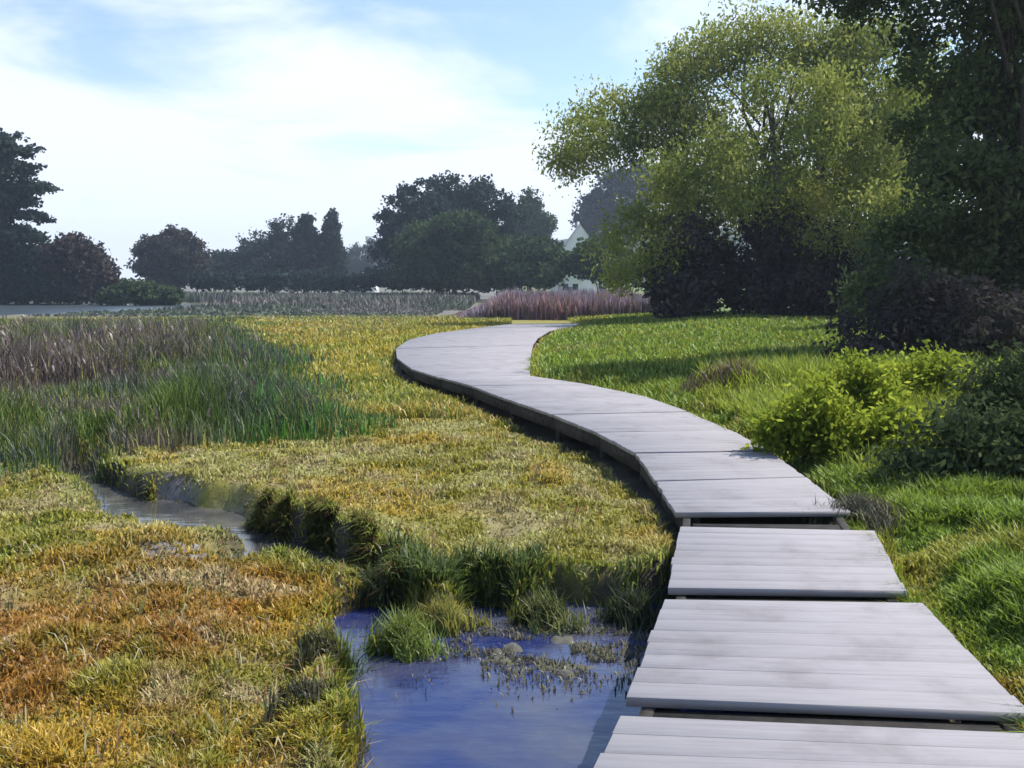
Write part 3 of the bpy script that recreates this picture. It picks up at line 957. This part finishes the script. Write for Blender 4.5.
def tree(name, label, cat, base, lobes, mat, bark, n_clump=10, per=60, size=0.25, clump=0.5, droop=0.0, flat=0.8,
         trunk_r=0.3, fork=0.3, group=None, shell=0.5, stems=1, zmin=0.15, aspect=0.5, limb_n=None, holes=0.0):
    """lobes: world ellipsoids (cx, cy, cz, rx, ry, rz)"""
    e = empty(name, base, label, cat, group)
    B = np.array(base, float)
    cen = []; spr = []
    vol = np.array([l[3] * l[4] * l[5] for l in lobes]) ** (2 / 3)
    for l, w in zip(lobes, vol / vol.mean()):
        k = max(3, int(n_clump * w))
        d = RNG.normal(0, 1, (k, 3)); d /= np.linalg.norm(d, axis=1)[:, None]
        r = shell + (1.05 - shell) * RNG.random(k) ** 0.7
        pp = d * r[:, None] * np.array(l[3:6]) + np.array(l[:3])
        cen.append(pp); spr.append(clump * RNG.uniform(0.55, 1.3, k))
    cen = np.concatenate(cen); spr = np.concatenate(spr)
    if holes > 0:
        q = cen - B
        hs = max(l[3] for l in lobes) * 0.55
        nz = 0.5 * fbm(q[:, 0] / hs + 31, q[:, 2] / hs + q[:, 1] / hs * .7, 201) + 0.5 * fbm(q[:, 1] / hs + 7, q[:, 2] / hs * 1.2 - q[:, 0] / hs * .5, 207)
        keep = nz > np.quantile(nz, holes)
        cen = cen[keep]; spr = spr[keep]
    v, f = leaves_mesh(cen, spr, per, size, droop, flat, aspect)
    # no leaves under the ground
    zc = v.reshape(-1, 4, 3)[:, :, 2].min(1)
    f = f[zc > base[2] + zmin]
    used = np.unique(f); mp = np.zeros(len(v), int); mp[used] = np.arange(len(used))
    new_mesh('crown', v[used] - B, [mp[f]], mat, e)
    # trunk and limbs
    H = max(l[2] + l[5] for l in lobes) - base[2]
    mb = MB()
    fz = H * fork
    top = Vector((random.uniform(-.05, .05) * H, random.uniform(-.05, .05) * H, H * 0.72)) if stems == 1 else None
    order = sorted(range(len(lobes)), key=lambda i: -vol[i])[:(limb_n or len(lobes))]
    cm = np.array([[l[0], l[1], l[2]] for l in lobes]).mean(0) - B
    tp = Vector((cm[0] * 0.8, cm[1] * 0.8, max(fz * 1.6, cm[2])))
    pts = [Vector((0, 0, -0.25)), Vector((tp.x * .05, tp.y * .05, fz * .5)), Vector((tp.x * .25, tp.y * .25, fz)), tp.lerp(Vector((0, 0, fz)), .45), tp]
    mb.tube(pts, [trunk_r * 1.35, trunk_r, trunk_r * .8, trunk_r * .55, trunk_r * .2], 10)
    mb.build('trunk', bark, e, True)
    for i in order:
        l = lobes[i]
        t = Vector((l[0] - B[0], l[1] - B[1], l[2] - B[2]))
        s = Vector((t.x * .08, t.y * .08, fz * random.uniform(.7, 1.1)))
        LL = (t - s).length
        m1 = s.lerp(t, .35) + Vector((random.uniform(-.1, .1) * LL, random.uniform(-.1, .1) * LL, LL * .12))
        m2 = s.lerp(t, .7) + Vector((random.uniform(-.08, .08) * LL, random.uniform(-.08, .08) * LL, LL * .08))
        b = MB(); rr = trunk_r * random.uniform(.2, .4)
        b.tube([s, m1, m2, t], [rr, rr * .7, rr * .45, rr * .15], 7)
        for q in range(3):
            st = m1.lerp(t, random.random() * .8)
            en = t + Vector((random.uniform(-1, 1) * l[3], random.uniform(-1, 1) * l[4], random.uniform(-.4, .9) * l[5])) * .8
            b.tube([st, st.lerp(en, .5) + Vector((0, 0, .05 * (en - st).length)), en], [rr * .4, rr * .25, rr * .07], 5)
        b.build('limb', bark, e, True)
    return e


def px_lobes(Y, items, depth=0.9, jit=0.25):
    """crown masses measured on the photograph (cx, cy, rx, ry[, dy]) at the distance Y"""
    out = []
    for it in items:
        cx, cy, rx, ry = it[:4]
        dy = it[4] if len(it) > 4 else random.uniform(-jit, jit) * rx * Y / F * 2
        x, yy, z = aty(cx, cy, Y + dy)
        s = (Y + dy) / F
        out.append((x, Y + dy, z, rx * s, rx * s * depth, ry * s))
    return out


def base_at(px, Y):
    x = (px - 512) / F * Y
    return (x, Y, float(ground_z(np.array([x]), np.array([Y]))[0]))


M_WILLOW = leaf_mat('willow_leaf', [(0.10, 0.135, 0.033), (0.22, 0.275, 0.055), (0.37, 0.40, 0.09), (0.50, 0.50, 0.18)], 0.5, 0.35, 0.5)
M_DARKL = leaf_mat('dark_leaf', [(0.04, 0.057, 0.028), (0.075, 0.10, 0.042), (0.13, 0.16, 0.065)], 0.3, 0.8, 0.35)
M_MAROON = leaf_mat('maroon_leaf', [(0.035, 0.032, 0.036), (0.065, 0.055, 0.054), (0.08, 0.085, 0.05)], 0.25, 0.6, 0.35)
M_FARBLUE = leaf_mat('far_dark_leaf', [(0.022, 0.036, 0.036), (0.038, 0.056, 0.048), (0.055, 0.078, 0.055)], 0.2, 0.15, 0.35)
M_FARGREEN = leaf_mat('far_green_leaf', [(0.035, 0.06, 0.032), (0.06, 0.09, 0.04), (0.09, 0.125, 0.05)], 0.25, 0.15, 0.4)
M_BROWNL = leaf_mat('brown_leaf', [(0.045, 0.04, 0.038), (0.075, 0.06, 0.056), (0.10, 0.085, 0.072)], 0.2, 0.2, 0.35)
M_FRESH = leaf_mat('fresh_leaf', [(0.19, 0.27, 0.03), (0.32, 0.39, 0.045), (0.44, 0.47, 0.06)], 0.5, 1.5, 0.7)

# the big willow
Y = 48
tree('willow_tree', 'big spreading willow with yellow green crown right of the boardwalk', 'tree', base_at(770, Y), px_lobes(Y, [
    (580, 150, 34, 34), (622, 128, 44, 36), (668, 120, 44, 44), (645, 236, 32, 36), (700, 85, 48, 42), (745, 60, 52, 40), (800, 48, 56, 36),
    (855, 52, 52, 38), (905, 70, 44, 44), (935, 110, 40, 50), (700, 165, 46, 46), (760, 125, 50, 44), (840, 110, 50, 46), (890, 150, 50, 48), (930, 190, 40, 50),
    (880, 215, 46, 34), (690, 225, 40, 36), (760, 200, 46, 40, 3), (820, 190, 46, 40, 3), (610, 270, 22, 26), (880, 165, 34, 30, -6), (720, 150, 30, 24, -6), (880, 208, 44, 20, -8), (905, 110, 28, 40, -6), (672, 180, 26, 26, -6), (820, 95, 34, 26, -6), (770, 85, 26, 22, -5), (800, 150, 26, 20, -7), (745, 185, 30, 24, -7), (790, 200, 36, 24, -5), (840, 235, 30, 20, -7), (800, 215, 50, 30, 5), (830, 130, 22, 20, -7), (660, 250, 24, 26, -5)], 0.95), M_WILLOW, M_BARK,
    n_clump=54, per=105, size=0.22, clump=0.58, droop=0.9, flat=0.8, trunk_r=0.6, fork=0.16, shell=0.3, aspect=0.42, holes=0.26, limb_n=11)

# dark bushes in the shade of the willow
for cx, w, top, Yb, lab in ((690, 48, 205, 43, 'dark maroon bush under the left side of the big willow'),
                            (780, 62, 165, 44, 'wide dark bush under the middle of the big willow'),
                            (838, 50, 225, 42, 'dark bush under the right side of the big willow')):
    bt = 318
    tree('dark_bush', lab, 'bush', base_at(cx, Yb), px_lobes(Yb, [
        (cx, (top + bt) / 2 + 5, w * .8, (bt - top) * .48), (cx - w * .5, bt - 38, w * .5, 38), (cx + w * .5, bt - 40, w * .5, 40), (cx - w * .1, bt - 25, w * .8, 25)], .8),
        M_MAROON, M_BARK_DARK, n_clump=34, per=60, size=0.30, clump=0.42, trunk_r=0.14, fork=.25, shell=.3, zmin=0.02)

# dark tree at the right edge
Y = 20.5
tree('dark_tree', 'tall dark tree with low sweeping boughs at the right edge', 'tree', base_at(1015, Y), px_lobes(Y, [
    (935, 30, 32, 26), (985, -10, 56, 50), (925, 130, 24, 18), (905, 235, 26, 18), (938, 195, 20, 14), (918, 70, 18, 14), (1050, -10, 70, 60), (962, 90, 36, 46), (1005, 95, 56, 60), (1070, 100, 70, 70), (972, 165, 40, 46),
    (1020, 190, 60, 55), (1080, 220, 60, 70), (955, 245, 42, 36), (1000, 265, 50, 44), (1055, 290, 60, 50), (905, 300, 44, 36), (950, 325, 52, 34), (1015, 335, 56, 36),
    (880, 4, 40, 12), (840, -12, 40, 16), (980, -80, 60, 44), (1050, -100, 80, 60), (940, -60, 40, 30), (1010, -160, 60, 50)], .95),
    M_DARKL, M_BARK_DARK, n_clump=36, per=85, size=0.15, clump=0.27, trunk_r=0.28, fork=.22, shell=.3, zmin=0.02, limb_n=12, holes=0.15)
Y = 31
tree('dark_tree', 'second dark tree closing the gap behind the tall dark tree', 'tree', base_at(1000, Y), px_lobes(Y, [
    (975, 70, 40, 40), (1020, 60, 60, 60), (985, 140, 44, 40), (940, 150, 24, 22), (1050, 150, 60, 60), (950, 230, 44, 40), (900, 262, 40, 40), (1010, 240, 60, 50), (950, 295, 60, 34), (870, 292, 36, 30), (1060, 270, 60, 50)], .8),
    M_DARKL, M_BARK_DARK, n_clump=44, per=80, size=0.22, clump=0.4, trunk_r=0.25, fork=.2, shell=.25, zmin=0.0, limb_n=6, holes=.2)
Y = 18.2
tree('dark_bush', 'blackish thorn bush at the foot of the tall dark tree', 'bush', base_at(930, Y), px_lobes(Y, [
    (880, 335, 38, 34), (925, 320, 46, 50), (985, 330, 60, 46), (862, 356, 34, 18), (940, 358, 60, 20), (1020, 350, 50, 30)], .8), M_MAROON, M_BARK_DARK, n_clump=38, per=70, size=0.13, clump=0.2,
    trunk_r=0.1, fork=.2, shell=.3, zmin=0.0, holes=.1)

# leafy plants on the right bank
for (Yb, m, lobes_, lab, base_px) in (
    (9.3, M_FRESH, [(782, 432, 20, 18), (806, 420, 26, 26), (835, 434, 28, 24), (815, 398, 12, 14)], 'bright yellow green leafy shrub nearest the boardwalk bend', 808),
    (10.3, M_FRESH, [(830, 402, 30, 26), (862, 390, 30, 28), (880, 414, 30, 28), (850, 372, 11, 14), (874, 368, 9, 12)], 'lime green shrub with upright shoots behind the one nearest the bend', 856),
    (10.9, M_FRESH, [(905, 398, 30, 32), (932, 384, 28, 30), (955, 400, 30, 30), (918, 366, 10, 14), (945, 364, 9, 14)], 'bright green leafy shrub in front of the dark thorn bush', 930),
    (9.0, M_FRESH, [(862, 446, 28, 22), (890, 432, 30, 26), (915, 444, 26, 22)], 'low yellow green shrub beside the dark shrub', 888),
    (9.2, M_DARKL, [(985, 405, 36, 38), (1015, 390, 40, 44), (1055, 400, 46, 56), (1005, 440, 50, 40)], 'dark green shrub below the boughs at the right edge', 1008),
    (7.9, M_DARKL, [(915, 470, 34, 28), (955, 452, 40, 38), (995, 452, 46, 44), (1040, 450, 44, 54), (960, 480, 56, 24), (1010, 486, 40, 22)], 'wide dark shrub added as shade beside the lush tall grass', 975)):  # this shrub's dark leaves stand in for the shadow on the bank
    tree('leafy_shrub', lab, 'shrub', base_at(base_px, Yb), px_lobes(Yb, lobes_, .9),
         m, M_BARK_DARK, n_clump=34, per=60, size=0.07, clump=0.12, trunk_r=0.025, fork=.2, shell=.15, zmin=0.0, droop=.2, holes=.12)

# far side of the marsh
def far_tree(name, label, cx, Yb, items, m, cat='tree', **kw):
    a = dict(n_clump=80, per=60, size=0.55, clump=0.75, trunk_r=0.3, fork=.2, shell=.35, zmin=0.05, aspect=.75)
    a.update(kw)
    return tree(name, label, cat, base_at(cx, Yb), px_lobes(Yb, items, .9), m, M_BARK_DARK, **a)


far_tree('pine_tree', 'tall dark pine with layered boughs at the left edge', 2, 120, [
    (-6, 138, 26, 9), (14, 150, 20, 7), (24, 168, 14, 7), (34, 187, 20, 5), (-18, 170, 24, 8), (16, 200, 24, 7), (34, 216, 16, 6), (-14, 205, 26, 9), (14, 232, 24, 9), (-22, 240, 28, 12), (-35, 180, 20, 8), (0, 185, 16, 40), (-4, 225, 22, 22), (22, 192, 14, 5), (28, 236, 14, 7)],
    M_FARBLUE, n_clump=26, per=46, size=0.55, clump=0.55, flat=.45, trunk_r=0.45, fork=.4, shell=.2)
far_tree('dark_bush', 'low dark hedge of bushes at the left edge below the pine', 25, 122, [(-20, 262, 30, 26), (12, 265, 24, 24), (42, 266, 24, 22), (70, 268, 20, 18), (-10, 285, 30, 14), (25, 286, 30, 14), (60, 287, 26, 12)], M_FARBLUE, 'bush')
far_tree('brown_bush', 'rounded brown bush beside the dark hedge on the far left', 78, 118, [(72, 258, 24, 22), (92, 268, 16, 17), (106, 277, 10, 10), (85, 286, 28, 14)], M_BROWNL, 'bush', size=.5, clump=.6)
far_tree('round_tree', 'dark round headed tree standing alone across the lake', 170, 165, [(170, 256, 34, 26), (158, 262, 24, 22), (184, 260, 22, 24), (172, 272, 28, 14)], M_MAROON, size=.5, clump=.55, n_clump=130)
far_tree('green_bush', 'low green bush on the lake shore in front of the round tree', 145, 112, [(135, 292, 22, 9), (160, 296, 20, 8), (115, 297, 14, 6)], M_FARGREEN, 'bush', size=.4, clump=.4)
far_tree('broad_tree', 'low bushy tree just right of the round headed tree', 232, 190, [(225, 268, 22, 16), (248, 264, 18, 20)], M_FARBLUE)
far_tree('broad_tree', 'sloping dark tree left of the two spires', 275, 195, [(262, 258, 22, 26), (286, 250, 18, 32), (300, 262, 20, 24)], M_FARBLUE)
for cx, top, lab in ((306, 213, 'pointed dark conifer, left one of the two spires'), (331, 212, 'pointed dark conifer, right one of the two spires')):
    far_tree('conifer_tree', lab, cx, 185, [(cx, top + 10, 4.5, 12), (cx, top + 27, 9, 16), (cx, top + 48, 13, 18), (cx, top + 64, 14, 12)], M_FARBLUE, size=.6, clump=.55, shell=.2)
far_tree('distant_tree', 'hazy blue grey tree in the gap left of the great dark tree', 360, 330, [(358, 262, 16, 18), (376, 258, 14, 20), (342, 266, 12, 16)], M_FARBLUE)
far_tree('broad_tree', 'great dark domed tree rising highest on the far bank', 440, 150, [
    (412, 225, 36, 38), (440, 208, 36, 30), (470, 208, 36, 26), (496, 222, 26, 32), (398, 250, 24, 32), (440, 240, 50, 36), (486, 248, 34, 30)], M_FARBLUE, n_clump=100, trunk_r=.5)
far_tree('broad_tree', 'mid green tree in front of the great dark domed tree', 455, 132, [
    (430, 250, 30, 26), (462, 242, 34, 28), (492, 256, 28, 24), (415, 270, 26, 16), (460, 272, 50, 14)], M_FARGREEN)
far_tree('slender_tree', 'pale teal tree showing behind the right side of the great dark tree', 530, 200, [(528, 215, 13, 22), (540, 226, 14, 18), (522, 238, 18, 24)], M_FARGREEN)
far_tree('broad_tree', 'low dark green tree left of the white cottage', 528, 125, [(520, 262, 24, 18), (545, 258, 18, 16), (532, 274, 34, 10)], M_FARGREEN)
far_tree('broad_tree', 'dark green bushy tree right of the white cottage', 600, 120, [(600, 258, 24, 18), (582, 260, 14, 12), (618, 268, 24, 16)], M_FARGREEN)
far_tree('distant_tree', 'blue grey tree high behind the willow left edge', 605, 260, [(592, 210, 20, 18), (615, 196, 22, 26), (640, 190, 24, 30), (620, 225, 40, 20)], M_FARBLUE, size=.8, clump=1.2)

# a hedge line along the far shore closes the gaps
for i, cx in enumerate(range(215, 500, 47)):
    lab = ['dark hedge bush under the low bushy tree', 'dark hedge bush under the sloping tree', 'dark hedge bush below the two spires',
           'dark hedge bush left of the pale hut', 'dark hedge bush right of the pale hut', 'dark hedge bush below the mid green tree', 'dark hedge bush below the great tree right side'][i]
    far_tree('hedge_bush', lab, cx, 142 + (i % 3) * 4, [(cx - 12, 281, 16, 8), (cx + 10, 280, 16, 9)], M_FARBLUE, 'bush', size=.5, clump=.5, n_clump=24, trunk_r=.12)

# cottages
M_WHITE = plain_mat('white_render', (0.70, 0.69, 0.67), (0.8, 0.79, 0.77), 3, .8, .1)
M_SLATE = plain_mat('grey_slate', (0.16, 0.15, 0.19), (0.24, 0.23, 0.28), 3, .7, .3)
M_GLASS = plain_mat('dark_window', (0.02, 0.025, 0.03), (0.03, 0.035, 0.04), 3, .15, 0, .5)


def cottage(name, label, px, Y, w, d, hwall, hroof, zb=None):
    x, y, z = base_at(px, Y)
    if zb is not None: z = zb
    e = empty(name, (x, y, z), label, 'house')
    mb = MB(); mb.add([(-w / 2, -d / 2, -.3), (w / 2, -d / 2, -.3), (w / 2, d / 2, -.3), (-w / 2, d / 2, -.3), (-w / 2, -d / 2, hwall), (w / 2, -d / 2, hwall), (w / 2, d / 2, hwall), (-w / 2, d / 2, hwall),
                       (0, -d / 2, hwall + hroof), (0, d / 2, hwall + hroof)],
                      [(0, 1, 5, 8, 4), (2, 3, 7, 9, 6), (1, 2, 6, 5), (3, 0, 4, 7)])
    mb.build('wall', M_WHITE, e)
    r = MB(); o = .25; t = .15
    for s in (-1, 1):
        sl = hroof / (w / 2)
        ex = s * (w / 2 + o); ez = hwall - o * sl
        p = [(0, -d / 2 - o, hwall + hroof + .02), (ex, -d / 2 - o, ez + .02), (ex, d / 2 + o, ez + .02), (0, d / 2 + o, hwall + hroof + .02)]
        v = p + [(a, b, c + t) for a, b, c in p]
        r.add(v, [(0, 1, 2, 3), (7, 6, 5, 4), (0, 4, 5, 1), (1, 5, 6, 2), (2, 6, 7, 3), (3, 7, 4, 0)])
    roof = r.build('roof', M_SLATE, e)
    ch = MB(); ch.box(-.3, .3, d * .25, d * .25 + .6, hwall + hroof * .6, hwall + hroof + 1.0); ch.build('chimney', M_WHITE, roof)
    for wx in (-w * .22, w * .22):
        b = MB(); b.box(wx - .4, wx + .4, -d / 2 - .03, -d / 2 + .05, hwall * .45, hwall * .45 + 1.0); b.build('window', M_GLASS, e)
    b = MB(); b.box(-.45, .45, -d / 2 - .03, -d / 2 + .05, -.2, 1.9); b.build('door', M_SLATE, e)


cottage('cottage', 'white gabled cottage half hidden between green bushes on the far bank', 569, 150, 3.4, 6, 3.0, 1.7)
cottage('hut', 'small pale hut glimpsed low between the spires and the great tree', 363, 190, 5.5, 7, 2.6, 1.5)
cottage('cottage', 'grey roofed house up behind the trees beside the willow left edge', 578, 235, 13, 9, 7.5, 9.0)

# distant hill
def hill(name, pts, Y, depth):
    mbv = []; mbf = []
    n = 60; m = 14
    xs = np.linspace(pts[0][0], pts[-1][0], n)
    hs = np.interp(xs, [p[0] for p in pts], [p[1] for p in pts])
    for j in range(m):
        t = j / (m - 1)
        prof = math.sin(math.pi * t) ** 0.8
        for i in range(n):
            X = (xs[i] - 512) / F * Y
            top = CAM_H + (HZ - hs[i]) * Y / F
            mbv.append((X, Y + (t - .5) * depth, -2 + (top + 2) * prof + (float(vnoise(X * .02, t * 9, 5)) - .5) * 10 * prof))
    for j in range(m - 1):
        for i in range(n - 1):
            a = j * n + i
            mbf.append((a, a + 1, a + n + 1, a + n))
    mb = MB(); mb.add(mbv, mbf)
    tag(mb.build(name, plain_mat('wooded_hill', (0.035, 0.055, 0.045), (0.06, 0.085, 0.06), .03, .95, .5), None, True), kind='structure')


hill('distant_hill', [(-500, 280), (-100, 276), (120, 284), (330, 262), (420, 258), (520, 250), (600, 238), (720, 225), (900, 240), (1300, 262), (1700, 285)], 720, 260)

# ------------------------------------------------------------------ air
def haze_box():
    m, nt, out = mat_new('haze')
    pv = N(nt, 'ShaderNodeVolumePrincipled')
    pv.inputs['Color'].default_value = (0.72, 0.84, 1.0, 1)
    pv.inputs['Density'].default_value = 0.00055
    pv.inputs['Anisotropy'].default_value = 0.2
    nt.links.new(pv.outputs[0], out.inputs['Volume'])
    mb = MB(); mb.box(-1000, 1000, -1000, 1000, -2.2, 52)
    o = mb.build('haze', m)
    tag(o, kind='stuff')


haze_box()

# ------------------------------------------------------------------ light
SUN_EL, SUN_AZ = math.radians(53), math.radians(66)
sd = Vector((math.sin(SUN_AZ) * math.cos(SUN_EL), math.cos(SUN_AZ) * math.cos(SUN_EL), math.sin(SUN_EL)))
sl = bpy.data.lights.new('sun', 'SUN'); sl.energy = 3.6; sl.angle = math.radians(0.5); sl.color = (1, 0.955, 0.88)
so = bpy.data.objects.new('sun', sl); COL.objects.link(so)
so.rotation_euler = sd.to_track_quat('Z', 'Y').to_euler(); so.location = (0, 0, 60)

w = bpy.data.worlds.new('World'); scene.world = w; w.use_nodes = True
nt = w.node_tree; nt.nodes.clear()
out = nt.nodes.new('ShaderNodeOutputWorld')
bg = nt.nodes.new('ShaderNodeBackground'); bg.inputs['Strength'].default_value = 0.14
sky = nt.nodes.new('ShaderNodeTexSky'); sky.sky_type = 'NISHITA'; sky.sun_disc = False
sky.sun_elevation = SUN_EL; sky.sun_rotation = SUN_AZ; sky.air_density = 1.0; sky.dust_density = 0.6; sky.ozone_density = 1.5
tc = nt.nodes.new('ShaderNodeTexCoord')
sp = nt.nodes.new('ShaderNodeSeparateXYZ'); nt.links.new(tc.outputs['Generated'], sp.inputs[0])
mz = N(nt, 'ShaderNodeMath', operation='MAXIMUM'); nt.links.new(sp.outputs[2], mz.inputs[0]); mz.inputs[1].default_value = 0.0
az_ = N(nt, 'ShaderNodeMath', operation='ADD'); nt.links.new(mz.outputs[0], az_.inputs[0]); az_.inputs[1].default_value = 0.12
dx = N(nt, 'ShaderNodeMath', operation='DIVIDE'); nt.links.new(sp.outputs[0], dx.inputs[0]); nt.links.new(az_.outputs[0], dx.inputs[1])
dy = N(nt, 'ShaderNodeMath', operation='DIVIDE'); nt.links.new(sp.outputs[1], dy.inputs[0]); nt.links.new(az_.outputs[0], dy.inputs[1])
cb = nt.nodes.new('ShaderNodeCombineXYZ'); nt.links.new(dx.outputs[0], cb.inputs[0]); nt.links.new(dy.outputs[0], cb.inputs[1])
mp = nt.nodes.new('ShaderNodeMapping'); mp.inputs['Scale'].default_value = (1.1, 1.1, 1); mp.inputs['Location'].default_value = (5.3, 0.4, 0)
nt.links.new(cb.outputs[0], mp.inputs['Vector'])
nz = nt.nodes.new('ShaderNodeTexNoise'); nz.inputs['Scale'].default_value = 1.0; nz.inputs['Detail'].default_value = 7; nz.inputs['Roughness'].default_value = 0.55
nz.inputs['Distortion'].default_value = 0.4
nt.links.new(mp.outputs[0], nz.inputs['Vector'])
# thin cloud: thick towards the horizon, open blue higher up
el = N(nt, 'ShaderNodeMapRange'); el.inputs['From Min'].default_value = 0.07; el.inputs['From Max'].default_value = 0.46
el.inputs['To Min'].default_value = 0.26; el.inputs['To Max'].default_value = -0.24
nt.links.new(sp.outputs[2], el.inputs['Value'])
ad = N(nt, 'ShaderNodeMath', operation='ADD'); nt.links.new(nz.outputs['Fac'], ad.inputs[0]); nt.links.new(el.outputs['Result'], ad.inputs[1])
cr = N(nt, 'ShaderNodeMapRange', interpolation_type='SMOOTHSTEP'); cr.inputs['From Min'].default_value = 0.42; cr.inputs['From Max'].default_value = 0.68
cr.inputs['To Max'].default_value = 0.92
nt.links.new(ad.outputs[0], cr.inputs['Value'])
mx = N(nt, 'ShaderNodeMix', data_type='RGBA'); nt.links.new(cr.outputs['Result'], mx.inputs[0])
nt.links.new(sky.outputs[0], mx.inputs[6]); mx.inputs[7].default_value = (5.2, 5.6, 6.4, 1)
nt.links.new(mx.outputs[2], bg.inputs['Color']); nt.links.new(bg.outputs[0], out.inputs['Surface'])

# ------------------------------------------------------------------ render settings
scene.render.engine = 'CYCLES'
scene.cycles.max_bounces = 6
scene.cycles.transparent_max_bounces = 4
scene.cycles.use_denoising = True
vs = scene.view_settings
vs.view_transform = 'Standard'; vs.look = 'None'; vs.exposure = 0.6; vs.gamma = 1; vs.use_curve_mapping = False
